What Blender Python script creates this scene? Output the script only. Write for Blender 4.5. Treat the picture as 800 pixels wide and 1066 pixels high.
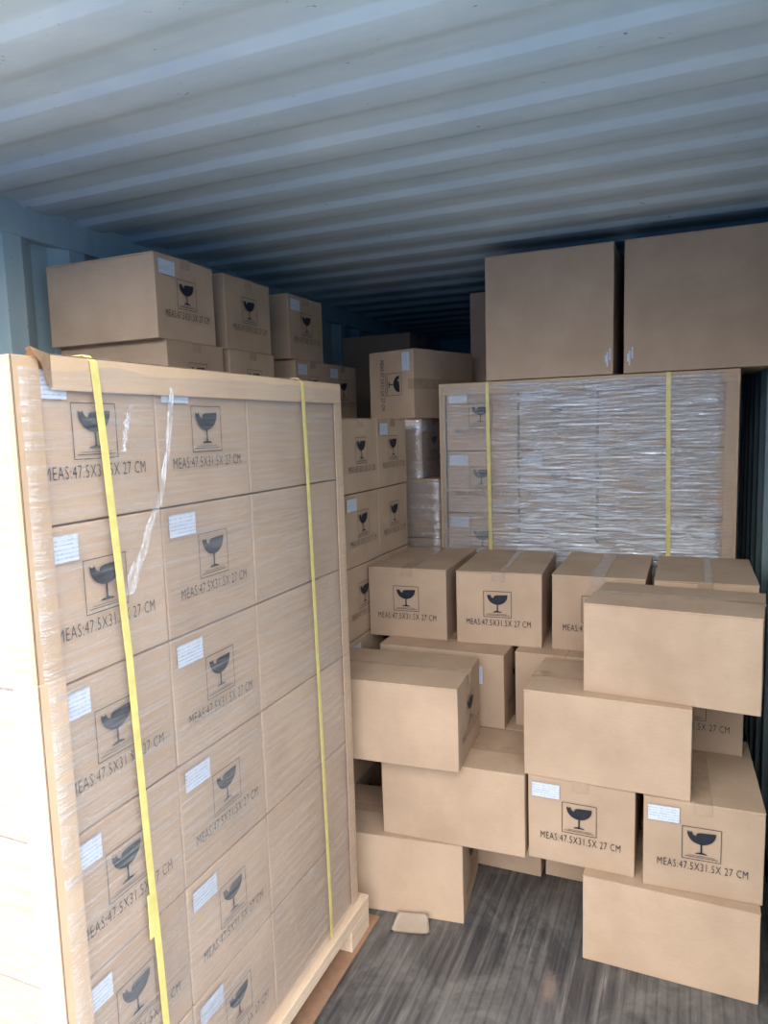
import bpy, bmesh, math, random
from mathutils import Vector, Matrix, noise

for o in list(bpy.data.objects):
    bpy.data.objects.remove(o)
SC = bpy.context.scene
COL = SC.collection

# ------------------------------------------------------------------ camera
cam_d = bpy.data.cameras.new('camera')
cam_d.sensor_fit = 'HORIZONTAL'
cam_d.sensor_width = 36.0
cam_d.lens = 743.8 * 36.0 / 800.0
cam_d.clip_start = 0.02
cam = bpy.data.objects.new('camera', cam_d)
COL.objects.link(cam)
R = Vector((0.91961695, 0.39174331, -0.02901449))
U = Vector((-0.01850008, 0.11697275, 0.9929628))
F = Vector((-0.39238044, 0.91260865, -0.11481741))
cm = Matrix(((R.x, U.x, -F.x, 0), (R.y, U.y, -F.y, 0), (R.z, U.z, -F.z, 1.6065), (0, 0, 0, 1)))
cam.matrix_world = cm
SC.camera = cam

# ------------------------------------------------------------------ world, sun, exposure
world = bpy.data.worlds.new('daylight')
SC.world = world
world.use_nodes = True
wn = world.node_tree
bg = wn.nodes['Background']
# overcast sky: bluish low down, brighter and whiter overhead
_tc = wn.nodes.new('ShaderNodeTexCoord'); _sp = wn.nodes.new('ShaderNodeSeparateXYZ'); _rp = wn.nodes.new('ShaderNodeValToRGB')
wn.links.new(_tc.outputs['Generated'], _sp.inputs[0]); wn.links.new(_sp.outputs['Z'], _rp.inputs[0])
_rp.color_ramp.elements[0].position = 0.0; _rp.color_ramp.elements[0].color = (0.03, 0.08, 0.18, 1)
_e = _rp.color_ramp.elements.new(0.22); _e.color = (0.17, 0.25, 0.36, 1)
_rp.color_ramp.elements[-1].position = 0.70; _rp.color_ramp.elements[1].color = (0.90, 0.90, 0.90, 1)
wn.links.new(_rp.outputs[0], bg.inputs['Color'])
bg.inputs['Strength'].default_value = 8.5
sun_d = bpy.data.lights.new('sun', 'SUN')
sun_d.energy = 9.5
sun_d.angle = math.radians(2)
sun_d.color = (0.94, 0.97, 1.0)
sun = bpy.data.objects.new('sun', sun_d)
COL.objects.link(sun)
sun.rotation_euler = (math.radians(-12), math.radians(10), 0)
port_d = bpy.data.lights.new('door_portal', 'AREA')
port_d.shape = 'RECTANGLE'
port_d.size = 2.44
port_d.size_y = 2.5
port_d.cycles.is_portal = True
port = bpy.data.objects.new('door_portal', port_d)
COL.objects.link(port)
port.location = (-0.915, 0.76, 1.16)
port.rotation_euler = (math.radians(90), 0, 0)
SC.view_settings.view_transform = 'Standard'
SC.view_settings.look = 'None'
SC.view_settings.gamma = 1.0
SC.view_settings.use_curve_mapping = False
SC.view_settings.exposure = -0.36

# ------------------------------------------------------------------ materials
def mat(name):
    m = bpy.data.materials.new(name)
    m.use_nodes = True
    nt = m.node_tree
    b = nt.nodes['Principled BSDF']
    return m, nt, b

def nd(nt, t, **kw):
    n = nt.nodes.new(t)
    for k, v in kw.items():
        setattr(n, k, v)
    return n

def ramp(nt, src, stops):
    r = nd(nt, 'ShaderNodeValToRGB')
    cr = r.color_ramp
    while len(cr.elements) < len(stops):
        cr.elements.new(0.5)
    for e, (p, c) in zip(cr.elements, stops):
        e.position = p
        e.color = c if len(c) == 4 else (*c, 1)
    nt.links.new(src, r.inputs[0])
    return r

def mapping(nt, scale, rot=(0, 0, 0), coord='Object'):
    tc = nd(nt, 'ShaderNodeTexCoord')
    mp = nd(nt, 'ShaderNodeMapping')
    mp.inputs['Scale'].default_value = scale
    mp.inputs['Rotation'].default_value = rot
    nt.links.new(tc.outputs[coord], mp.inputs[0])
    return mp.outputs[0]

def noi(nt, vec, scale, detail=4, rough=0.5, dist=0.0):
    n = nd(nt, 'ShaderNodeTexNoise')
    n.inputs['Scale'].default_value = scale
    n.inputs['Detail'].default_value = detail
    n.inputs['Roughness'].default_value = rough
    n.inputs['Distortion'].default_value = dist
    nt.links.new(vec, n.inputs['Vector'])
    return n.outputs['Fac']

def bump(nt, b, h, strength, dist):
    bp = nd(nt, 'ShaderNodeBump')
    bp.inputs['Strength'].default_value = strength
    bp.inputs['Distance'].default_value = dist
    nt.links.new(h, bp.inputs['Height'])
    nt.links.new(bp.outputs[0], b.inputs['Normal'])
    return bp

def cardboard(name, c0, c1, rough=0.75):
    m, nt, b = mat(name)
    v = mapping(nt, (1, 1, 1))
    oi = nd(nt, 'ShaderNodeObjectInfo')
    add = nd(nt, 'ShaderNodeVectorMath', operation='ADD')
    nt.links.new(v, add.inputs[0])
    nt.links.new(oi.outputs['Location'], add.inputs[1])
    n1 = noi(nt, add.outputs[0], 5, 3, 0.55)
    r = ramp(nt, n1, [(0.3, c0), (0.7, c1)])
    n2 = noi(nt, mapping(nt, (60, 60, 350)), 1.0, 3, 0.6)
    mx = nd(nt, 'ShaderNodeMixRGB', blend_type='MULTIPLY')
    mx.inputs[0].default_value = 0.16
    nt.links.new(r.outputs[0], mx.inputs[1])
    nt.links.new(n2, mx.inputs[2])
    hs = nd(nt, 'ShaderNodeHueSaturation')
    mr = nd(nt, 'ShaderNodeMapRange')
    mr.inputs['To Min'].default_value = 0.92
    mr.inputs['To Max'].default_value = 1.10
    nt.links.new(oi.outputs['Random'], mr.inputs['Value'])
    nt.links.new(mr.outputs[0], hs.inputs['Value'])
    nt.links.new(mx.outputs[0], hs.inputs['Color'])
    nt.links.new(hs.outputs[0], b.inputs['Base Color'])
    b.inputs['Roughness'].default_value = rough
    b.inputs['Specular IOR Level'].default_value = 0.25
    n3 = noi(nt, mapping(nt, (12, 12, 40)), 1.0, 3, 0.5)
    bump(nt, b, n3, 0.25, 0.002)
    return m

KRAFT = cardboard('kraft_cardboard', (0.475, 0.332, 0.228), (0.575, 0.412, 0.290))
BOARD = cardboard('edge_board_paper', (0.54, 0.37, 0.235), (0.63, 0.45, 0.30), 0.6)
PALEPAPER = cardboard('pale_paper', (0.85, 0.70, 0.56), (0.90, 0.77, 0.64), 0.7)

def simple(name, col, rough=0.6, spec=0.4, metal=0.0):
    m, nt, b = mat(name)
    v = mapping(nt, (1, 1, 1))
    n = noi(nt, v, 40, 3)
    c2 = tuple(x * 0.82 for x in col)
    r = ramp(nt, n, [(0.3, c2), (0.7, col)])
    nt.links.new(r.outputs[0], b.inputs['Base Color'])
    b.inputs['Roughness'].default_value = rough
    b.inputs['Specular IOR Level'].default_value = spec
    b.inputs['Metallic'].default_value = metal
    return m

INK = simple('black_ink', (0.022, 0.024, 0.035), 0.6, 0.3)
TAPE = simple('packing_tape', (0.49, 0.345, 0.235), 0.2, 0.7)
STRAP = simple('yellow_strapping', (0.74, 0.63, 0.22), 0.35, 0.5)
SKID = simple('reddish_plywood', (0.40, 0.235, 0.15), 0.7, 0.2)

# shipping label: white paper with rows of faint grey print
LABEL, nt, b = mat('white_label_paper')
v = mapping(nt, (1, 1, 1))
w = nd(nt, 'ShaderNodeTexWave', wave_type='BANDS', bands_direction='Z')
w.inputs['Scale'].default_value = 42
nt.links.new(v, w.inputs['Vector'])
n = noi(nt, mapping(nt, (170, 170, 60)), 1, 2)
mm = nd(nt, 'ShaderNodeMath', operation='MULTIPLY')
nt.links.new(w.outputs['Fac'], mm.inputs[0]); nt.links.new(n, mm.inputs[1])
r = ramp(nt, mm.outputs[0], [(0.36, (0.60, 0.65, 0.74)), (0.52, (0.36, 0.40, 0.50))])
nt.links.new(r.outputs[0], b.inputs['Base Color'])
b.inputs['Roughness'].default_value = 0.45

# wood
WOOD, nt, b = mat('pale_pallet_wood')
n1 = noi(nt, mapping(nt, (30, 3, 30)), 1, 5, 0.6, 0.6)
r = ramp(nt, n1, [(0.3, (0.62, 0.45, 0.31)), (0.55, (0.74, 0.57, 0.42)), (0.75, (0.52, 0.35, 0.23))])
nt.links.new(r.outputs[0], b.inputs['Base Color'])
b.inputs['Roughness'].default_value = 0.7
bump(nt, b, n1, 0.4, 0.002)

# painted steel of the container
def paint(name, c0, c1, rough):
    m, nt, b = mat(name)
    v = mapping(nt, (1, 1, 1))
    n1 = noi(nt, v, 1.7, 6, 0.62, 0.3)
    r = ramp(nt, n1, [(0.3, c0), (0.68, c1)])
    n2 = noi(nt, mapping(nt, (4, 22, 4)), 1, 4, 0.6)
    r2 = ramp(nt, n2, [(0.35, (0.90, 0.90, 0.92)), (0.6, (1, 1, 1))])
    mx = nd(nt, 'ShaderNodeMixRGB', blend_type='MULTIPLY'); mx.inputs[0].default_value = 0.8
    nt.links.new(r.outputs[0], mx.inputs[1]); nt.links.new(r2.outputs[0], mx.inputs[2])
    # scattered small scratches and rust specks
    n3 = noi(nt, mapping(nt, (26, 60, 26)), 1, 2, 0.5, 1.5)
    r3 = ramp(nt, n3, [(0.73, (1, 1, 1)), (0.76, (0.25, 0.22, 0.22))])
    mx2 = nd(nt, 'ShaderNodeMixRGB', blend_type='MULTIPLY'); mx2.inputs[0].default_value = 0.8
    nt.links.new(mx.outputs[0], mx2.inputs[1]); nt.links.new(r3.outputs[0], mx2.inputs[2])
    nt.links.new(mx2.outputs[0], b.inputs['Base Color'])
    b.inputs['Roughness'].default_value = rough
    b.inputs['Specular IOR Level'].default_value = 0.35
    bump(nt, b, n1, 0.15, 0.01)
    return m
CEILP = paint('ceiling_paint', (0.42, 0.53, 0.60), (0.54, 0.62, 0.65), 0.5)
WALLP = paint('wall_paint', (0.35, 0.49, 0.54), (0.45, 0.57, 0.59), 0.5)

# container floor
FLOORM, nt, b = mat('worn_floor')
g = noi(nt, mapping(nt, (42, 2.2, 1)), 1, 6, 0.65, 0.2)
big = noi(nt, mapping(nt, (3.2, 2.2, 1)), 1.6, 6, 0.65, 0.8)
r1 = ramp(nt, g, [(0.30, (0.045, 0.043, 0.046)), (0.50, (0.085, 0.08, 0.08)), (0.62, (0.14, 0.13, 0.125)), (0.74, (0.30, 0.27, 0.25))])
r2 = ramp(nt, big, [(0.44, (0.0, 0.0, 0.0)), (0.62, (1.0, 1.0, 1.0))])
mx = nd(nt, 'ShaderNodeMixRGB'); mx.inputs[2].default_value = (0.25, 0.235, 0.22, 1)
sc = nd(nt, 'ShaderNodeMath', operation='MULTIPLY')
fine = noi(nt, mapping(nt, (1, 1, 1)), 34, 5, 0.75, 0.4)
nt.links.new(r2.outputs[0], sc.inputs[0]); nt.links.new(fine, sc.inputs[1])
nt.links.new(sc.outputs[0], mx.inputs[0]); nt.links.new(r1.outputs[0], mx.inputs[1])
# a bare tan worn patch
tc = nd(nt, 'ShaderNodeTexCoord')
sub = nd(nt, 'ShaderNodeVectorMath', operation='SUBTRACT'); sub.inputs[1].default_value = (-0.345, 1.90, 0)
nt.links.new(tc.outputs['Object'], sub.inputs[0])
scl = nd(nt, 'ShaderNodeVectorMath', operation='MULTIPLY'); scl.inputs[1].default_value = (17, 7, 1)
nt.links.new(sub.outputs[0], scl.inputs[0])
ln = nd(nt, 'ShaderNodeVectorMath', operation='LENGTH'); nt.links.new(scl.outputs[0], ln.inputs[0])
ad = nd(nt, 'ShaderNodeMath', operation='ADD'); nt.links.new(ln.outputs['Value'], ad.inputs[0]); nt.links.new(fine, ad.inputs[1])
r4 = ramp(nt, ad.outputs[0], [(0.55, (0.6, 0.6, 0.6)), (1.25, (0, 0, 0))])
gw = nd(nt, 'ShaderNodeTexWave', wave_type='BANDS', bands_direction='X'); gw.inputs['Scale'].default_value = 11
gw.inputs['Distortion'].default_value = 0.6; gw.inputs['Detail Scale'].default_value = 2
nt.links.new(mapping(nt, (1, .12, 1)), gw.inputs['Vector'])
gr = ramp(nt, gw.outputs['Fac'], [(0.0, (0.45, 0.45, 0.47)), (0.25, (1, 1, 1))])
gm = nd(nt, 'ShaderNodeMixRGB', blend_type='MULTIPLY'); gm.inputs[0].default_value = 0.45
nt.links.new(mx.outputs[0], gm.inputs[1]); nt.links.new(gr.outputs[0], gm.inputs[2])
mx = gm
mx2 = nd(nt, 'ShaderNodeMixRGB'); mx2.inputs[2].default_value = (0.36, 0.25, 0.18, 1)
nt.links.new(r4.outputs[0], mx2.inputs[0]); nt.links.new(mx.outputs[0], mx2.inputs[1])
nt.links.new(mx2.outputs[0], b.inputs['Base Color'])
b.inputs['Roughness'].default_value = 0.55
bump(nt, b, g, 0.4, 0.003)

GROUNDM, nt, b = mat('concrete_yard')
n1 = noi(nt, mapping(nt, (1, 1, 1)), 3, 6, 0.6)
r = ramp(nt, n1, [(0.3, (0.24, 0.235, 0.225)), (0.7, (0.33, 0.325, 0.31))])
nt.links.new(r.outputs[0], b.inputs['Base Color'])
b.inputs['Roughness'].default_value = 0.9

def film(name, axis_scale, rot, lo, hi, fmin, fmax, grad=None, bump_s=0.6, rough=0.18):
    m, nt, b = mat(name)
    nt.nodes.remove(b)
    out = nt.nodes['Material Output']
    v = mapping(nt, axis_scale, rot)
    n1 = noi(nt, v, 1, 5, 0.68, 0.55)
    f = ramp(nt, n1, [(lo, (fmin,) * 3), (hi, (fmax,) * 3)]).outputs[0]
    n2 = noi(nt, mapping(nt, (2.4, 2.4, 2.4)), 1, 3, 0.6)
    r2 = ramp(nt, n2, [(0.3, (0.6,) * 3), (0.65, (1.0,) * 3)]).outputs[0]
    mu = nd(nt, 'ShaderNodeMath', operation='MULTIPLY')
    nt.links.new(f, mu.inputs[0]); nt.links.new(r2, mu.inputs[1])
    fac = mu.outputs[0]
    if grad:
        # more layers of film towards one end: grad = (axis, from, to, gain_from, gain_to)
        tc = nd(nt, 'ShaderNodeTexCoord'); sp = nd(nt, 'ShaderNodeSeparateXYZ')
        nt.links.new(tc.outputs['Object'], sp.inputs[0])
        for (ax, a, c, g0, g1) in grad:
            mr = nd(nt, 'ShaderNodeMapRange')
            mr.inputs['From Min'].default_value = a; mr.inputs['From Max'].default_value = c
            mr.inputs['To Min'].default_value = g0; mr.inputs['To Max'].default_value = g1
            nt.links.new(sp.outputs[ax], mr.inputs['Value'])
            m2 = nd(nt, 'ShaderNodeMath', operation='MULTIPLY')
            nt.links.new(fac, m2.inputs[0]); nt.links.new(mr.outputs[0], m2.inputs[1])
            fac = m2.outputs[0]
    bp = nd(nt, 'ShaderNodeBump'); bp.inputs['Strength'].default_value = bump_s; bp.inputs['Distance'].default_value = 0.01
    nt.links.new(n1, bp.inputs['Height'])
    tr = nd(nt, 'ShaderNodeBsdfTransparent'); tr.inputs[0].default_value = (0.97, 0.97, 0.98, 1)
    gl = nd(nt, 'ShaderNodeBsdfGlossy'); gl.inputs['Roughness'].default_value = rough; gl.inputs['Color'].default_value = (0.93, 0.95, 1, 1)
    df = nd(nt, 'ShaderNodeBsdfDiffuse'); df.inputs['Color'].default_value = (0.80, 0.84, 0.90, 1)
    nt.links.new(bp.outputs[0], gl.inputs['Normal']); nt.links.new(bp.outputs[0], df.inputs['Normal'])
    mg = nd(nt, 'ShaderNodeMixShader'); mg.inputs[0].default_value = 0.42
    nt.links.new(gl.outputs[0], mg.inputs[1]); nt.links.new(df.outputs[0], mg.inputs[2])
    ms = nd(nt, 'ShaderNodeMixShader')
    nt.links.new(fac, ms.inputs[0]); nt.links.new(tr.outputs[0], ms.inputs[1]); nt.links.new(mg.outputs[0], ms.inputs[2])
    nt.links.new(ms.outputs[0], out.inputs['Surface'])
    return m

FILM1 = film('stretch_film', (4, 4, 110), (math.radians(-13), 0, 0), 0.42, 0.74, 0.13, 0.58, grad=[(2, 0.1, 1.5, 1.25, 0.75)])
FILM2 = film('wrinkled_stretch_film', (7, 7, 115), (0, math.radians(3), 0), 0.37, 0.60, 0.20, 1.0,
             grad=[(0, -0.76, -0.62, 0.40, 1.0), (2, 1.15, 1.30, 1.5, 1.15), (0, 0.09, 0.12, 1.0, 0.2)], bump_s=1.0, rough=0.25)
FILM3 = film('dim_stretch_film', (6, 6, 40), (0, 0, 0.2), 0.40, 0.70, 0.15, 0.8)

# ------------------------------------------------------------------ helpers
def tag(o, label=None, cat=None, group=None, kind=None):
    if label: o['label'] = label
    if cat: o['category'] = cat
    if group: o['group'] = group
    if kind: o['kind'] = kind
    return o

def obj(name, mesh, m=None, parent=None):
    o = bpy.data.objects.new(name, mesh)
    COL.objects.link(o)
    if m and not mesh.materials:
        mesh.materials.append(m)
    if parent: o.parent = parent
    return o

def empty(name, loc, rz=0.0, rot=None):
    o = bpy.data.objects.new(name, None)
    COL.objects.link(o)
    o.empty_display_size = 0.1
    o.location = loc
    o.rotation_euler = rot if rot else (0, 0, rz)
    return o

def bm_mesh(bm, name, smooth=False):
    me = bpy.data.meshes.new(name)
    bm.normal_update()
    bm.to_mesh(me); bm.free()
    if smooth:
        for p in me.polygons: p.use_smooth = True
    return me

def add_box(bm, x0, x1, y0, y1, z0, z1, bev=0.0):
    r = bmesh.ops.create_cube(bm, size=1)
    vs = r['verts']
    for q in vs:
        q.co = Vector((x0 + (q.co.x + .5) * (x1 - x0), y0 + (q.co.y + .5) * (y1 - y0), z0 + (q.co.z + .5) * (z1 - z0)))
    if bev:
        es = list({e for q in vs for e in q.link_edges})
        bmesh.ops.bevel(bm, geom=es, offset=bev, segments=2, affect='EDGES', profile=0.5)

def box_mesh(name, *a, bev=0.0):
    bm = bmesh.new(); add_box(bm, *a, bev=bev)
    return bm_mesh(bm, name)

def add_poly(bm, pts):
    vs = [bm.verts.new(p) for p in pts]
    bm.faces.new(vs)

def extrude_profile(name, prof, a, c, axis, thick, tdir):
    """open profile (list of 2-D points) swept from a to c along axis, given a real thickness"""
    bm = bmesh.new()
    n = len(prof)
    def pt(p, s, off):
        u, w = p
        w += off
        return {'x': (s, u, w), 'z': (w, u, s)}[axis]
    rows = []
    for s in (a, c):
        for off in (0, thick * tdir):
            rows.append([bm.verts.new(pt(p, s, off)) for p in prof])
    A0, A1, B0, B1 = rows
    for i in range(n - 1):
        bm.faces.new((A0[i], A0[i + 1], B0[i + 1], B0[i]))
        bm.faces.new((A1[i], B1[i], B1[i + 1], A1[i + 1]))
        bm.faces.new((A0[i], A1[i], A1[i + 1], A0[i + 1]))
        bm.faces.new((B0[i], B0[i + 1], B1[i + 1], B1[i]))
    bm.faces.new((A0[0], B0[0], B1[0], A1[0]))
    bm.faces.new((A0[-1], A1[-1], B1[-1], B0[-1]))
    bmesh.ops.recalc_face_normals(bm, faces=bm.faces)
    return bm_mesh(bm, name)

def smooth(me, ang=40):
    for p in me.polygons: p.use_smooth = True
    me.set_sharp_from_angle(angle=math.radians(ang))
    return me
# ------------------------------------------------------------------ container shell
XL, XR, YF, YB, ZC = -2.10, 0.272, 0.78, 6.25, 2.385
tag(obj('floor', box_mesh('floor', XL - .06, XR + .06, YF, YB, -0.03, 0.0), FLOORM), kind='structure')
tag(obj('ground', box_mesh('ground', -5, 3, -1.7, 9, -0.34, -0.30), GROUNDM), kind='structure')
P_ = 0.2513
prof = []
y = 1.35 - 4 * P_ - 0.02
while y < YB:
    # the surface steps down towards the back over 45 mm: that slope faces the door
    prof += [(y - .004, ZC + .018), (y + .002, ZC + .0165), (y + .018, ZC + .0015), (y + .024, ZC), (y + .105, ZC), (y + .118, ZC + .001), (y + .160, ZC + .017), (y + .172, ZC + .018)]
    y += P_
prof = [(YF, ZC + .018)] + [q for q in prof if YF < q[0] < YB] + [(YB, ZC + .018)]
tag(obj('ceiling', smooth(extrude_profile('ceiling', prof, XL - .02, XR + .02, 'x', 0.004, 1)), CEILP), kind='structure')

def wall_profile(x_in, sgn, phase):
    pr = []
    yy = phase - 0.278 * 12
    while yy < YB:
        pr += [(yy, x_in), (yy + .072, x_in), (yy + .140, x_in + sgn * .036), (yy + .210, x_in + sgn * .036)]
        yy += .278
    pr = [q for q in pr if YF + .001 < q[0] < YB - .001]
    return [(YF, pr[0][1])] + pr + [(YB, pr[-1][1])]
tag(obj('wall_left', extrude_profile('wall_left', wall_profile(XL, -1, 1.763), 0, ZC, 'z', 0.004, -1), WALLP), kind='structure')
tag(obj('wall_right', extrude_profile('wall_right', wall_profile(XR, 1, 3.17), 0, ZC, 'z', 0.004, 1), WALLP), kind='structure')
bm = bmesh.new()
x = XL - .04
add_box(bm, XL - .06, XR + .06, YB, YB + .02, 0, ZC + .03)
tag(obj('wall_back', bm_mesh(bm, 'wall_back'), WALLP), kind='structure')
def rail(name, x0, x1):
    tag(obj(name, box_mesh(name, x0, x1, YF, YB, 2.29, ZC + .03, bev=.006), WALLP), kind='structure')
rail('trim_1', XL - .055, XL + .006)
rail('trim_2', XR - .004, XR + .055)
tag(obj('trim_3', box_mesh('trim_3', XR + .0, XR + .045, YF, YB, 0, .10, bev=.004), WALLP), kind='structure')
tag(obj('trim_4', box_mesh('trim_4', XL - .045, XL, YF, YB, 0, .10, bev=.004), WALLP), kind='structure')

# ------------------------------------------------------------------ carton kit
CW, CL, CH = 0.315, 0.475, 0.270

def body_mesh(w, l, h, seed, bulge=0.003):
    rnd = random.Random(seed)
    bm = bmesh.new()
    bmesh.ops.create_cube(bm, size=1)
    bmesh.ops.subdivide_edges(bm, edges=bm.edges[:], cuts=7, use_grid_fill=True)
    amp = [rnd.uniform(-.3, 1.0) * bulge for _ in range(4)]
    off = Vector((rnd.random() * 9, rnd.random() * 9, rnd.random() * 9))
    for q in bm.verts:
        c = q.co
        fx, fy, fz = abs(c.x) > .499, abs(c.y) > .499, abs(c.z) > .499
        k = lambda t: math.cos(t * math.pi) ** 0.7 if abs(t) < .499 else 0
        dx = dy = 0
        if fx and not fy: dx = math.copysign(1, c.x) * amp[0 if c.x > 0 else 1] * k(c.y) * k(c.z)
        if fy and not fx: dy = math.copysign(1, c.y) * amp[2 if c.y > 0 else 3] * k(c.x) * k(c.z)
        p = Vector((c.x * w, c.y * l, (c.z + .5) * h))
        nn = noise.noise_vector(p * 6 + off) * 0.0012
        q.co = p + Vector((dx, dy, 0)) + Vector((nn.x, nn.y, 0))
    bm.normal_update()
    es = [e for e in bm.edges if len(e.link_faces) == 2 and e.calc_face_angle() > 0.9]
    bmesh.ops.bevel(bm, geom=es, offset=.0028, segments=2, affect='EDGES', profile=.5)
    me = bm_mesh(bm, 'carton_body')
    me.materials.append(KRAFT)
    return me

FT = 0.0035
BODIES = [body_mesh(CW - .003, CL - .003, CH - FT, s) for s in range(5)]

def flap_mesh(w, l, h, side, lift, seed):
    rnd = random.Random(seed)
    bm = bmesh.new()
    bmesh.ops.create_cube(bm, size=1)
    bmesh.ops.subdivide_edges(bm, edges=bm.edges[:], cuts=5, use_grid_fill=True)
    for q in bm.verts:
        c = q.co
        xx = (c.x + .5) * (w / 2 - .002) + .0015
        zz = h - FT + (c.z + .5) * FT
        zz += lift * (1 - (c.x + .5)) * (0.6 + .4 * math.cos(c.y * 3))
        q.co = Vector((side * xx, c.y * (l - .004), zz))
    if side < 0: bmesh.ops.reverse_faces(bm, faces=bm.faces)
    me = bm_mesh(bm, 'flap'); me.materials.append(KRAFT)
    return me
FLAPS = [(flap_mesh(CW, CL, CH, -1, 0, 1), flap_mesh(CW, CL, CH, 1, 0, 2)),
         (flap_mesh(CW, CL, CH, -1, .003, 3), flap_mesh(CW, CL, CH, 1, .0012, 4))]

def tape_mesh(w, l, h, tw=.048, drop=.032):
    bm = bmesh.new()
    e = .0012
    pts = [(-l / 2 - e, h - drop), (-l / 2 - e, h - .012), (-l / 2 - e, h + .0002), (-l / 2 + .004, h + e)]
    n = 10
    pts += [(-l / 2 + .004 + (l - .008) * i / n, h + e + (.0006 if i % 2 else 0)) for i in range(1, n)]
    pts += [(l / 2 - .004, h + e), (l / 2 + e, h + .0002), (l / 2 + e, h - .012), (l / 2 + e, h - drop)]
    a = [bm.verts.new((-tw / 2, p, z)) for p, z in pts]
    c = [bm.verts.new((tw / 2, p, z)) for p, z in pts]
    for i in range(len(pts) - 1):
        bm.faces.new((a[i], c[i], c[i + 1], a[i + 1]))
    me = bm_mesh(bm, 'packing_tape'); me.materials.append(TAPE)
    return me
TAPE_ME = tape_mesh(CW, CL, CH)

EPS = 0.0036
def face_pt(s, z, back=False):
    """point on the printed end: s from the left edge seen from outside"""
    if back: return Vector((CW / 2 - s, CL / 2 + EPS, z))
    return Vector((-CW / 2 + s, -CL / 2 - EPS, z))

def glass_symbol_mesh():
    bm = bmesh.new()
    def rect(s0, s1, z0, z1):
        add_poly(bm, [face_pt(s0, z0), face_pt(s1, z0), face_pt(s1, z1), face_pt(s0, z1)])
    L, Rr, B, T, t = .104, .206, .105, .202, .0016
    rect(L, L + t, B, T); rect(Rr - t, Rr, B, T); rect(L + t, Rr - t, B, B + t); rect(L + t, Rr - t, T - t, T)
    rect(L + .008, Rr - .008, .1125, .1139)
    rect(L + .016, Rr - .016, .1168, .1178)
    cx = .155
    def bowl(s):  # depth of the bowl at offset s from its centre
        return .186 - .032 * math.sqrt(max(0, 1 - (s / .037) ** 2)) ** 1.0
    # the bowl, right of the crack and left of it
    n = 16
    arc = [(cx + .037 * math.cos(a), .186 - .034 * math.sin(a)) for a in [math.pi * i / n for i in range(n + 1)]]
    top = [(cx - .037, .189), (cx - .030, .1855), (cx - .026, .1895), (cx - .022, .180), (cx - .015, .176), (cx - .012, .184), (cx - .004, .187), (cx + .037, .189)]
    pts = arc + top[:-1] + [top[-1]]
    f = [bm.verts.new(face_pt(s, z)) for s, z in pts]
    fc = bm.faces.new(f)
    bmesh.ops.triangulate(bm, faces=[fc])
    rect(cx - .0022, cx + .0022, .127, .154)
    add_poly(bm, [face_pt(cx - .017, .1235), face_pt(cx + .017, .1235), face_pt(cx + .013, .1265), face_pt(cx + .0022, .129), face_pt(cx - .0022, .129), face_pt(cx - .013, .1265)])
    me = bm_mesh(bm, 'glass_symbol'); me.materials.append(INK)
    return me

def text_mesh():
    cu = bpy.data.curves.new('measure', 'FONT')
    cu.body = 'MEAS:47.5X31.5X 27 CM'
    cu.size = 1.0
    cu.offset = -0.008
    cu.space_character = 1.12
    cu.resolution_u = 2
    ob = bpy.data.objects.new('measure_tmp', cu)
    COL.objects.link(ob)
    bpy.context.view_layer.update()
    me = bpy.data.meshes.new_from_object(ob.evaluated_get(bpy.context.evaluated_depsgraph_get()))
    bpy.data.objects.remove(ob); bpy.data.curves.remove(cu)
    xs = [q.co.x for q in me.vertices]; ys = [q.co.y for q in me.vertices]
    x0, x1, y0, y1 = min(xs), max(xs), min(ys), max(ys)
    for q in me.vertices:
        q.co = face_pt(.040 + .234 * (q.co.x - x0) / (x1 - x0), .0735 + .0225 * (q.co.y - y0) / (y1 - y0))
    me.name = 'measurement_text'
    me.materials.clear(); me.materials.append(INK)
    return me
def flip_mesh(me):
    m2 = me.copy()
    m2.transform(Matrix.Rotation(math.pi, 4, 'Z'))
    return m2
def label_mesh(s0=.014, s1=.097, z0=.206, z1=.252):
    bm = bmesh.new()
    e = Vector((0, -.0008, 0))
    n = 4
    for i in range(n):
        a, c = s0 + (s1 - s0) * i / n, s0 + (s1 - s0) * (i + 1) / n
        add_poly(bm, [face_pt(a, z0) + e, face_pt(c, z0) + e, face_pt(c, z1) + e, face_pt(a, z1) + e])
    bmesh.ops.remove_doubles(bm, verts=bm.verts, dist=1e-5)
    me = bm_mesh(bm, 'shipping_label'); me.materials.append(LABEL)
    return me
GLASS_ME = glass_symbol_mesh(); TEXT_ME = text_mesh()
GLASS_BK = flip_mesh(GLASS_ME); TEXT_BK = flip_mesh(TEXT_ME)
LABEL_ME = label_mesh()

RND = random.Random(11)
def carton(label, group, x, y, z, rz=0.0, front=True, back=False, paper=False, flaps=True, lift=0, hs=1.0, center=False, rot=None, variant=None, label_me=None):
    """(x, y) = front left bottom corner of the box seen from its printed end, unless center"""
    if not center:
        c, s = math.cos(rz), math.sin(rz)
        lx, ly = CW / 2, CL / 2
        x, y = x + c * lx - s * ly, y + s * lx + c * ly
    e = empty('cardboard_carton', (x, y, z), rz, rot)
    e.scale = (1, 1, hs)
    tag(e, label, 'cardboard box', group)
    obj('carton_body', BODIES[RND.randrange(5) if variant is None else variant], None, e)
    if flaps:
        for fm in FLAPS[lift]: obj('top_flap', fm, None, e)
        obj('packing_tape', TAPE_ME, None, e)
    if front:
        obj('glass_symbol', GLASS_ME, None, e); obj('measurement_text', TEXT_ME, None, e)
    if back:
        obj('glass_symbol', GLASS_BK, None, e); obj('measurement_text', TEXT_BK, None, e)
    if paper:
        tag(obj('shipping_label', label_me or LABEL_ME, None, e), 'white paper shipping label')
    return e

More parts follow.
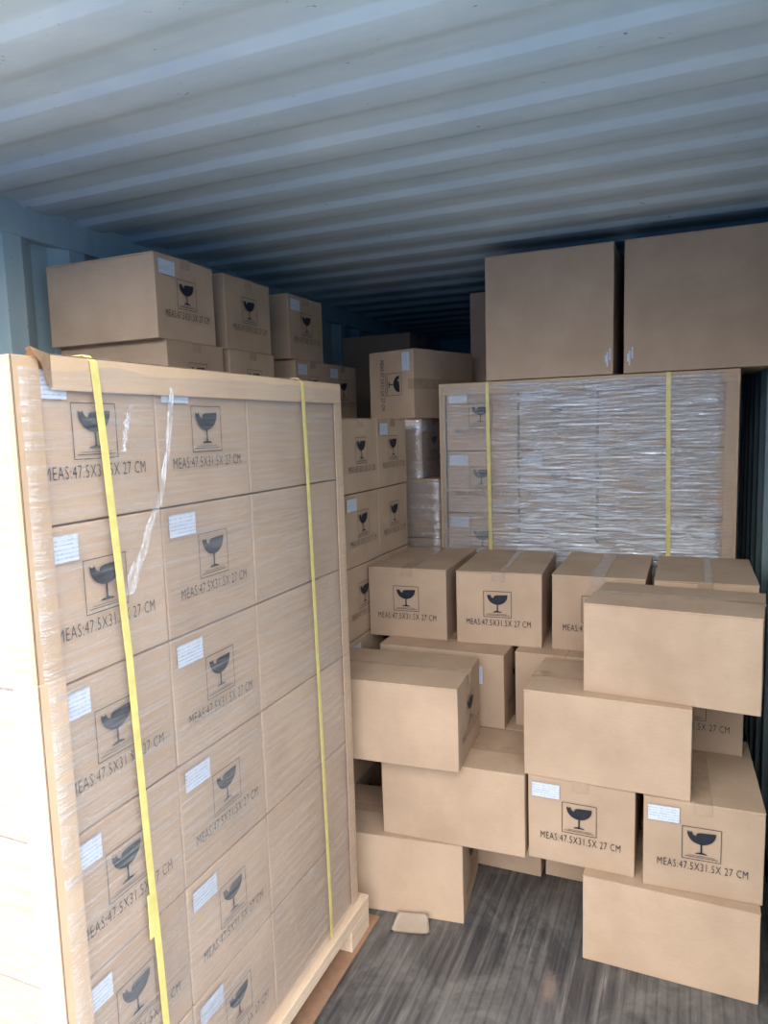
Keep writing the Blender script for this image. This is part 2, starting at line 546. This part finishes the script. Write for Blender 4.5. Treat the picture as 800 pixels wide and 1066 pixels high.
def side_carton(label, group, x, y, z, a=0.0, w=None, **kw):
    """carton showing its plain long side: (x, y) = front left bottom corner of that side, a = its turn"""
    # long axis along the side; printed end at its right
    c, s = math.cos(a), math.sin(a)
    lx, ly = CL / 2, CW / 2
    cx, cy = x + c * lx - s * ly, y + s * lx + c * ly
    return carton(label, group, cx, cy, z, a + math.pi / 2, center=True, **kw)

# ------------------------------------------------------------------ loose heap at the front
G1 = 'loose cartons heaped in front of the far pallet'
side_carton('plain carton side on the floor at far right, under two printed cartons', G1, -.272, 2.050, 0, -.0196, variant=0)
carton('printed carton with white label, left one of the labelled pair at lower right', G1, -.4415, 2.0866, .27, 0.0, paper=True, variant=1)
carton('printed carton with white label, right one of the labelled pair beside the wall', G1, -.105, 2.068, .27, .035, paper=True, variant=2)
side_carton('plain-sided carton lying across the left of the two labelled printed cartons', G1, -.454, 2.085, .54, -.0226, variant=3)
side_carton('plain-sided carton topmost at right of the heap, tilted slightly towards the wall', G1, -.2825, 2.128, .81, -.10, lift=1, variant=0)
side_carton('plain-sided carton on the floor beside the left pallet, paper scrap at its foot', G1, -1.1185, 2.008, 0, .12, variant=4)
side_carton('plain-sided carton resting across the floor carton beside the left pallet', G1, -.921, 2.054, .27, .0377, variant=1)
side_carton('plain-sided carton third up beside the left pallet, printed end turned right', G1, -1.114, 1.990, .54, .06, lift=1, variant=2)
G2 = 'loose cartons in the second row of the heap'
LM2 = label_mesh(.014, .097, .185, .245)
n1 = side_carton('carton lying lengthwise behind the third plain carton beside the left pallet', G2, -1.058, 2.380, .54, 0, variant=0)
# its shipping label sits on the long side
bm = bmesh.new(); add_box(bm, -CW / 2 - .0046, -CW / 2 - .0036, -.160, -.113, .160, .225)
lb = bm_mesh(bm, 'shipping_label'); tag(obj('shipping_label', lb, LABEL, n1), 'white paper shipping label')
carton('carton half hidden just left of the topmost plain carton, behind the one under it', G2, -.5585, 2.435, .54, 0, variant=1)
carton('shaded printed carton in the dark hollow beside the right wall', G2, -.142, 2.425, .54, 0, variant=3)
side_carton('carton showing only its top behind the plain carton second up', G2, -.925, 2.395, .27, 0, variant=4)
side_carton('carton on the floor deep in the gap, left one of the two low ones', G2, -.935, 2.398, 0, 0, variant=2)
side_carton('carton on the floor deep in the gap, right one of the two low ones', G2, -.450, 2.420, 0, 0, variant=0)
G3 = 'row of four printed cartons before the far wrapped pallet'
carton('printed carton at the left end of the row before the far wrapped pallet', G3, -1.1406, 2.4775, .81, .0382, variant=3)
carton('printed carton second from left in the row before the far wrapped pallet', G3, -.788, 2.483, .81, .0653, lift=1, variant=2)
carton('carton third from left in that row, half hidden by the topmost plain carton', G3, -.442, 2.508, .81, .0, variant=0)
carton('carton at the wall end of that row with glossy tape along its top', G3, -.103, 2.500, .81, .0, lift=1, variant=1)

# ------------------------------------------------------------------ wooden pallets
def pallet(label, x0, x1, y0, y1, h):
    e = empty('wooden_pallet', (x0, y0, 0))
    tag(e, label, 'pallet', 'wooden pallets')
    W, D = x1 - x0, y1 - y0
    t = .020
    n = 7
    bw = .115
    for i in range(n):                       # deck boards run along y, cross boards under them
        xx = (W - bw) * i / (n - 1)
        obj('deck_board', box_mesh('deck_board', xx, xx + bw, 0, D, h - t, h, bev=.002), WOOD, e)
    for xx in (0, (W - .1) / 2, W - .10):
        obj('stringer_board', box_mesh('stringer_board', xx, xx + .10, 0, D, h - 2 * t, h - t, bev=.002), WOOD, e)
        for j in range(3):
            yy = (D - .13) * j / 2
            obj('spacer_block', box_mesh('spacer_block', xx, xx + .10, yy, yy + .13, .0036, h - 2 * t, bev=.003), WOOD, e)
    return e
PH = 0.115
pallet('pale wooden pallet under the wrapped cartons at left', -2.05, -.930, .80, 1.945, PH)
tag(obj('plywood_sheet', box_mesh('plywood_sheet', -1.20, -.918, .70, 2.00, 0.0, .0035), SKID), 'thin reddish brown sheet on the floor under the left pallet edge', 'sheet')

# left pallet load: five cartons of each layer, six layers
ROW = ['top', 'second', 'third', 'fourth', 'fifth', 'bottom']
X1 = -.960
GP = 'cartons stacked on the left pallet behind film'
colname = ['column nearest the camera', 'middle column']
for k in range(6):
    z = PH + (5 - k) * .27
    for cidx in range(2):
        y0 = .803 + .3155 * cidx
        # printed end faces +x
        carton('wrapped printed carton on left pallet, %s row, %s' % (ROW[k], colname[cidx]), GP,
               X1 - CL / 2, y0 + CW / 2, z, math.pi / 2, center=True, paper=True, flaps=(k == 0))
    carton('wrapped carton showing its plain side on left pallet, %s row, farthest column' % ROW[k], GP,
           X1 - CW / 2, .803 + .632 + CL / 2, z, 0, center=True, flaps=(k == 0))
    for cidx in range(2):
        carton('wrapped carton facing the door on left pallet, %s row, %s' % (ROW[k], ['right one', 'left one'][cidx]), GP,
               X1 - CL - .002 - CW / 2 - cidx * .3155, .803 + CL / 2, z, 0, center=True, paper=True, flaps=(k == 0))

# cardboard edge boards of the left pallet
def angle_board(name, label, axis, p, a, c, w1, w2, s1, s2, mat_=BOARD, t=.003, group='cardboard edge boards'):
    """L-shaped board; corner line at p, running from a to c; legs w1 along +-first, w2 along +-second"""
    bm = bmesh.new()
    if axis == 'z':
        add_box(bm, min(p[0], p[0] + s1 * w1), max(p[0], p[0] + s1 * w1), min(p[1], p[1] + s2 * t), max(p[1], p[1] + s2 * t), a, c, bev=.001)
        add_box(bm, min(p[0], p[0] + s1 * t), max(p[0], p[0] + s1 * t), min(p[1], p[1] + s2 * w2), max(p[1], p[1] + s2 * w2), a, c, bev=.001)
    elif axis == 'y':   # p = (x, z)
        add_box(bm, min(p[0], p[0] + s1 * w1), max(p[0], p[0] + s1 * w1), a, c, min(p[1], p[1] + s2 * t), max(p[1], p[1] + s2 * t), bev=.001)
        add_box(bm, min(p[0], p[0] + s1 * t), max(p[0], p[0] + s1 * t), a, c, min(p[1], p[1] + s2 * w2), max(p[1], p[1] + s2 * w2), bev=.001)
    else:               # 'x': p = (y, z)
        add_box(bm, a, c, min(p[0], p[0] + s1 * w1), max(p[0], p[0] + s1 * w1), min(p[1], p[1] + s2 * t), max(p[1], p[1] + s2 * t), bev=.001)
        add_box(bm, a, c, min(p[0], p[0] + s1 * t), max(p[0], p[0] + s1 * t), min(p[1], p[1] + s2 * w2), max(p[1], p[1] + s2 * w2), bev=.001)
    return tag(obj(name, bm_mesh(bm, name), mat_), label, 'edge board', group)
TOP = PH + 1.62
angle_board('corner_board', 'upper cardboard corner board on the near edge of the left pallet', 'z', (-.952, .794), 1.20, TOP + .002, .055, .052, -1, 1)
angle_board('corner_board', 'lower cardboard corner board on the near edge of the left pallet', 'z', (-.949, .791), PH, 1.215, .058, .055, -1, 1)
angle_board('corner_board', 'cardboard corner board on the far edge of the left pallet', 'z', (-.953, 1.918), PH, TOP + .002, .055, .045, -1, -1)
cap = angle_board('edge_board', 'cardboard strip folded over the top edge of the left pallet load', 'y', (-.948, TOP + .008), .865, 1.905, .055, .058, -1, -1)
# the near end of the strip is torn open and flares out
bm = bmesh.new()
rws = []
for (yy, dx, dz, wtop, wdn) in ((.866, 0, 0, .055, .056), (.854, .002, .001, .040, .052), (.842, .004, .003, .022, .020), (.824, .005, .008, .006, .005)):
    rws.append([(-.948 - wtop, yy, TOP + .008 + dz * .6), (-.948 + dx, yy, TOP + .008 + dz), (-.948 + dx * 1.4, yy, TOP + .008 + dz - wdn)])
vv = [[bm.verts.new(p) for p in r_] for r_ in rws]
for i in range(len(vv) - 1):
    for j in range(2):
        bm.faces.new((vv[i][j], vv[i][j + 1], vv[i + 1][j + 1], vv[i + 1][j]))
bmesh.ops.solidify(bm, geom=bm.faces[:], thickness=.0025)
obj('torn_end', bm_mesh(bm, 'torn_end'), BOARD, cap)

# ------------------------------------------------------------------ stretch film
def film_shell(name, label, x0, x1, y0, y1, z0, z1, amp, m, res=.02, top=False, seed=3.0, wave=(3, 3, 26)):
    bm = bmesh.new()
    r_ = .012
    pts = []
    def run(ax, ay, bx, by):
        L = math.hypot(bx - ax, by - ay)
        n = max(1, int(L / res))
        nx, ny = (by - ay) / L, -(bx - ax) / L
        for i in range(n):
            f = (i + .5) / n
            pts.append((ax + (bx - ax) * f, ay + (by - ay) * f, nx, ny))
    run(x0 + r_, y0, x1 - r_, y0); run(x1, y0 + r_, x1, y1 - r_); run(x1 - r_, y1, x0 + r_, y1); run(x0, y1 - r_, x0, y0 + r_)
    nz = int((z1 - z0) / (res * .5))
    rows = []
    for k in range(nz + 1):
        z = z0 + (z1 - z0) * k / nz
        row = []
        for (px, py, nx, ny) in pts:
            d = noise.noise(Vector((px * wave[0], py * wave[1], z * wave[2])) + Vector((seed, seed, seed))) * amp
            zz = z
            if k in (0, nz): zz += noise.noise(Vector((px * 8, py * 8, seed))) * .012
            row.append(bm.verts.new((px + nx * (amp + d), py + ny * (amp + d), zz)))
        rows.append(row)
    n = len(pts)
    for k in range(nz):
        for i in range(n):
            j = (i + 1) % n
            bm.faces.new((rows[k][i], rows[k][j], rows[k + 1][j], rows[k + 1][i]))
    me = bm_mesh(bm, name, smooth=True)
    o = obj(name, me, m)
    return tag(o, label, 'plastic film', 'stretch film around pallet loads')
f1 = film_shell('stretch_film', 'clear stretch film wrapped around the left pallet load', -2.07, -.9475, .7895, 1.9195, .125, TOP - .012, .0015, FILM1)
f1.rotation_euler = (0, 0, 0)
# bunched rope of film hanging down the face
BUNCH, nt, b = mat('bunched_film')
b.inputs['Base Color'].default_value = (0.85, 0.88, 0.93, 1); b.inputs['Roughness'].default_value = 0.15
b.inputs['Alpha'].default_value = 0.62
nb = noi(nt, mapping(nt, (60, 60, 14)), 1, 4, 0.6); bump(nt, b, nb, 0.9, 0.004)
ra = ramp(nt, nb, [(0.35, (0.06,) * 3), (0.62, (0.45,) * 3)]); nt.links.new(ra.outputs[0], b.inputs['Alpha'])
def ribbon(name, pts, widths, m, parent, seed=1):
    bm = bmesh.new(); prev = None
    rnd = random.Random(seed)
    N = 40
    for i in range(N + 1):
        t = i / N * (len(pts) - 1); k = min(int(t), len(pts) - 2); f = t - k
        p = Vector(pts[k]).lerp(Vector(pts[k + 1]), f); w_ = widths[k] * (1 - f) + widths[k + 1] * f
        row = []
        for j in range(7):
            s = (j / 6 - .5) * w_
            row.append(bm.verts.new((p.x + .0015 + .0045 * abs(math.sin(j * 2.1 + i * .35)) * rnd.uniform(.6, 1), p.y + s + .002 * math.sin(i * .9 + j), p.z)))
        if prev:
            for j in range(6): bm.faces.new((prev[j], prev[j + 1], row[j + 1], row[j]))
        prev = row
    return obj(name, bm_mesh(bm, name, smooth=True), m, parent)
ribbon('film_fold', [(-.9465, 1.150, 1.70), (-.9465, 1.140, 1.64), (-.9465, 1.108, 1.511), (-.9465, 1.043, 1.399), (-.9465, .990, 1.318)], [.010, .016, .012, .022, .040], BUNCH, f1)
ribbon('film_fold', [(-.9465, 1.035, 1.665), (-.9465, 1.020, 1.63), (-.9465, 1.008, 1.58)], [.008, .014, .006], BUNCH, f1, 4)

# ------------------------------------------------------------------ yellow straps
def strap(label, pts, w, along, group='yellow plastic straps', t=.0012):
    """flat band through pts; along = the direction of its width"""
    bm = bmesh.new(); A = Vector(along).normalized(); rows = []
    P = [Vector(p) for p in pts]
    fine = [P[0]]
    for a, c in zip(P, P[1:]):
        n = max(1, int((c - a).length / .08))
        fine += [a.lerp(c, i / n) for i in range(1, n + 1)]
    for i, p in enumerate(fine):
        d = (fine[min(i + 1, len(fine) - 1)] - fine[max(i - 1, 0)]).normalized()
        nrm = d.cross(A).normalized()
        rows.append([bm.verts.new(p + A * (w / 2) * sx + nrm * t * sn) for sx, sn in ((-1, 0), (1, 0), (1, 1), (-1, 1))])
    for r0, r1 in zip(rows, rows[1:]):
        for j in range(4): bm.faces.new((r0[j], r0[(j + 1) % 4], r1[(j + 1) % 4], r1[j]))
    bm.faces.new(rows[0]); bm.faces.new(rows[-1][::-1])
    bmesh.ops.recalc_face_normals(bm, faces=bm.faces)
    return tag(obj('packing_strap', bm_mesh(bm, 'packing_strap'), STRAP), label, 'packing strap', group)
TZ = TOP + .0105
s1 = strap('yellow strap on the left pallet nearer the camera, spliced near its lower end',
      [(-2.06, .93, TZ), (-1.0, .945, TZ), (-.955, .948, TZ + .001), (-.9445, .953, TZ - .010), (-.9435, .962, 1.60), (-.9425, .985, 1.20), (-.942, .998, .80), (-.942, 1.008, .60), (-.9425, 1.02, .25), (-.945, 1.025, .118)], .0165, (0, 1, 0))
bm = bmesh.new()
add_box(bm, -.9425, -.9400, .986, 1.001, .64, .73, bev=.0008)
obj('splice', bm_mesh(bm, 'splice'), STRAP, s1)
strap('yellow strap on the left pallet at its far end, beyond the spliced one',
      [(-2.06, 1.66, TZ), (-1.0, 1.670, TZ), (-.955, 1.672, TZ + .001), (-.9445, 1.674, TZ - .010), (-.9435, 1.68, 1.55), (-.9425, 1.698, .80), (-.9425, 1.712, .20), (-.945, 1.716, .118)], .014, (0, 1, 0))

# ------------------------------------------------------------------ stack behind the left pallet (along the left wall)
GS = 'printed cartons stacked behind the left pallet'
HS = .275 / .27
SROW = ['first', 'second', 'third', 'fourth', 'fifth', 'sixth']
for k in range(6):
    for c_, yc in enumerate((1.975, 2.2925, 2.61)):
        xf = -1.168 if k == 0 else -1.14 - RND.uniform(0, .006)
        carton('dim printed carton behind the left pallet, %s layer up, %s' % (SROW[k], ['column nearest it', 'middle column', 'rear column'][c_]), GS,
               xf - CL / 2, yc + CW / 2, .275 * k, math.pi / 2, center=True, hs=HS * .999, paper=(k + c_) % 2 == 1, flaps=(k == 5))
        carton('carton against the left wall under the two top rows, hidden layer', 'hidden cartons along the left wall',
               -1.645 - CL / 2 + .0, yc + CW / 2 + .0, .275 * k, math.pi / 2, center=True, hs=HS * .999, front=False, flaps=False) if k == 5 else None
GT = 'dark cartons stacked high along the left wall'
XU = -1.605
for c_, (yc, lab) in enumerate(((1.945, 'nearest'), (2.30, 'second'), (2.79, 'third'), (3.10, 'fourth and last'))):
    carton('shaded carton peeking over the left pallet, lower high row, %s from the camera' % lab, GT,
           XU + .002 - CL / 2, yc + CW / 2, 1.6505, math.pi / 2, center=True, hs=HS * .999, paper=c_ > 1, variant=c_)
for c_, (yc, lab) in enumerate(((1.909, 'nearest the camera, with white label'), (2.29, 'in the middle'), (2.75, 'farthest from the camera'))):
    carton('shaded printed carton on top of the left wall stack, %s' % lab, GT,
           XU - CL / 2, yc + CW / 2, 1.926, math.pi / 2, center=True, hs=HS * .999, paper=c_ != 1, variant=(c_ * 2) % 5)
carton('carton against the left wall at the rear, hidden layer', 'hidden cartons along the left wall', -1.645 - CL / 2, 3.10 + CW / 2, 1.375, math.pi / 2, center=True, hs=HS * .999, front=False, flaps=False)

# dim cartons in the middle of the container
GD = 'dim cartons in the far middle of the container'
ph = math.radians(18)
cor = Vector((-1.155, 3.07)); ex = Vector((math.cos(ph), -math.sin(ph))); ey = Vector((math.sin(ph), math.cos(ph)))
o2 = cor - ex * .27 + ey * .2375
carton('dim carton lying on its side, turned cornerwise, its glass symbol sideways', GD, o2.x, o2.y, 1.652 + CW / 2, center=True, rot=(0, math.radians(90), -ph), paper=True, variant=2)
for k_ in range(3):
    side_carton(['dim carton by the left wall far back, under two others', 'dim carton by the left wall far back, second from its top', 'dim carton by the left wall far back, topmost, just left of the cornerwise one'][k_], GD, -2.09, 4.25, 1.376 + .275 * k_, 0, variant=k_, hs=HS * .999)
# dim wrapped column between the stack and the far pallet
GW = 'dim film-wrapped cartons left of the far pallet'
for k in range(5):
    side_carton('dim carton under film left of the far pallet, %s from the floor' % ['first', 'second', 'third', 'fourth', 'fifth'][k], GW, -1.508, 3.10, .2752 * k, 0, hs=HS * .999, flaps=(k == 4), variant=k)
side_carton('uppermost dim film-wrapped carton left of the far pallet, set further left', GW, -1.606, 3.10, 1.376, 0, hs=HS * .999, variant=1)
film_shell('stretch_film', 'crumpled film round the dim cartons left of the far pallet', -1.515, -1.026, 3.090, 3.424, .02, 1.368, .003, FILM3, res=.03, seed=8, wave=(8, 8, 20))
film_shell('stretch_film', 'glinting crumpled film round the uppermost dim carton left of far pallet', -1.612, -1.122, 3.090, 3.424, 1.381, 1.645, .004, FILM3, res=.02, seed=5, wave=(16, 16, 30))

# ------------------------------------------------------------------ far wrapped pallet
PY, PH2 = 3.0, .153
pallet('wooden pallet hidden under the far wrapped load', -1.01, .165, PY + .005, PY + 1.14, PH2)
GF = 'cartons of the far wrapped pallet'
for k in range(6):
    z = PH2 + (5 - k) * .27
    nm = ROW[k]
    carton('wrapped printed carton on the far pallet, %s row, left column' % nm, GF, -.985, PY + .012, z, 0, paper=True, flaps=(k == 0))
    carton('wrapped printed carton on the far pallet, %s row, middle column' % nm, GF, -.664, PY + .012, z, 0, paper=True, flaps=(k == 0))
    side_carton('wrapped carton on the far pallet, %s row, right column under the densest film' % nm, GF, -.340, PY + .012, z, 0, flaps=(k == 0))
for i in range(3):
    carton('carton in the hidden rear half of the far pallet', 'hidden cartons of the far pallet', -.985 + .36 * i, PY + .60, PH2 + 1.35, 0, front=False, flaps=False)
TOP2 = PH2 + 1.62
angle_board('corner_board', 'cardboard corner board on the left edge of the far pallet', 'z', (-1.014, PY), PH2, TOP2 + .004, .028, .05, 1, 1)
angle_board('corner_board', 'broad cardboard corner board on the right edge of the far pallet', 'z', (.169, PY), PH2, TOP2 + .004, .050, .05, -1, 1)
angle_board('edge_board', 'cardboard strip along the top front edge of the far pallet load', 'x', (PY - .003, TOP2 + .022), -1.012, .168, .055, .050, 1, -1)
film_shell('stretch_film', 'shiny wrinkled stretch film wrapped around the far pallet load', -1.0155, .1715, PY - .0065, PY + 1.14, .16, TOP2 + .010, .0035, FILM2, res=.016, seed=2, wave=(4, 4, 45))
ribz = TOP2 + .0235
strap('yellow strap on the far pallet, left one of the two', [(-.795, PY + .9, ribz), (-.795, PY + .01, ribz), (-.794, PY - .010, ribz - .004), (-.793, PY - .0125, 1.70), (-.785, PY - .0125, 1.0), (-.785, PY - .0125, .16)], .0145, (1, 0, 0))
strap('yellow strap on the far pallet, right one of the two', [(-.080, PY + .9, ribz), (-.080, PY + .01, ribz), (-.080, PY - .010, ribz - .004), (-.080, PY - .0125, 1.70), (-.070, PY - .0125, 1.0), (-.070, PY - .0125, .16)], .0165, (1, 0, 0))

# large plain cartons on top of it
def large_carton(label, x, y, z, w, d, h, seed, rag=0):
    e = empty('large_carton', (x + w / 2, y + d / 2, z))
    tag(e, label, 'cardboard box', 'large plain cartons on the far pallet')
    obj('carton_body', body_mesh(w, d, h - FT, seed, .004), None, e)
    obj('top_flap', flap_mesh(w, d, h, -1, 0, seed), None, e)
    obj('top_flap', flap_mesh(w, d, h, 1, 0, seed), None, e)
    if rag:
        bm = bmesh.new()
        xx = rag * (w / 2 - .022)
        for dx, z0, z1 in ((0, .03, .085), (.010, .055, .10), (-.006, .045, .075)):
            add_box(bm, xx + dx - .003, xx + dx + .003, -d / 2 - .0045, -d / 2 - .003, z0, z1)
        tag(obj('tape_remnant', bm_mesh(bm, 'tape_remnant'), LABEL, e), 'torn whitish tape remnant')
    return e
ZB = TOP2 + .0245
large_carton('large plain carton on the far wrapped pallet, left of the pair', -.800, PY - .003, ZB, .515, .50, .507, 31, 1)
large_carton('large plain carton on the far wrapped pallet, right of the pair beside the wall', -.246, PY - .003, ZB, .512, .50, .507, 32, -1)
large_carton('large dim carton behind the left of the two large plain cartons', -1.04, PY + .60, ZB - .02, .515, .50, .500, 33)

# ------------------------------------------------------------------ paper scrap
bm = bmesh.new()
q = [(-.862, 2.026), (-.760, 2.034), (-.730, 1.965), (-.860, 1.950)]
N = 8
g_ = []
for i in range(N + 1):
    row = []
    for j in range(N + 1):
        u_, v_ = i / N, j / N
        a = Vector(q[3]).lerp(Vector(q[2]), u_); c = Vector(q[0]).lerp(Vector(q[1]), u_)
        p = a.lerp(c, v_)
        zz = .003 + .016 * v_ * v_ + .012 * u_ * u_
        row.append(bm.verts.new((p.x, min(p.y, 2.018 + (p.x + .85) * .1 if False else p.y), zz)))
    g_.append(row)
for i in range(N):
    for j in range(N): bm.faces.new((g_[i][j], g_[i + 1][j], g_[i + 1][j + 1], g_[i][j + 1]))
bmesh.ops.solidify(bm, geom=bm.faces[:], thickness=.0015)
tag(obj('paper_scrap', bm_mesh(bm, 'paper_scrap', smooth=True), PALEPAPER), 'curled pale paper scrap on the floor against the lowest left carton', 'paper')
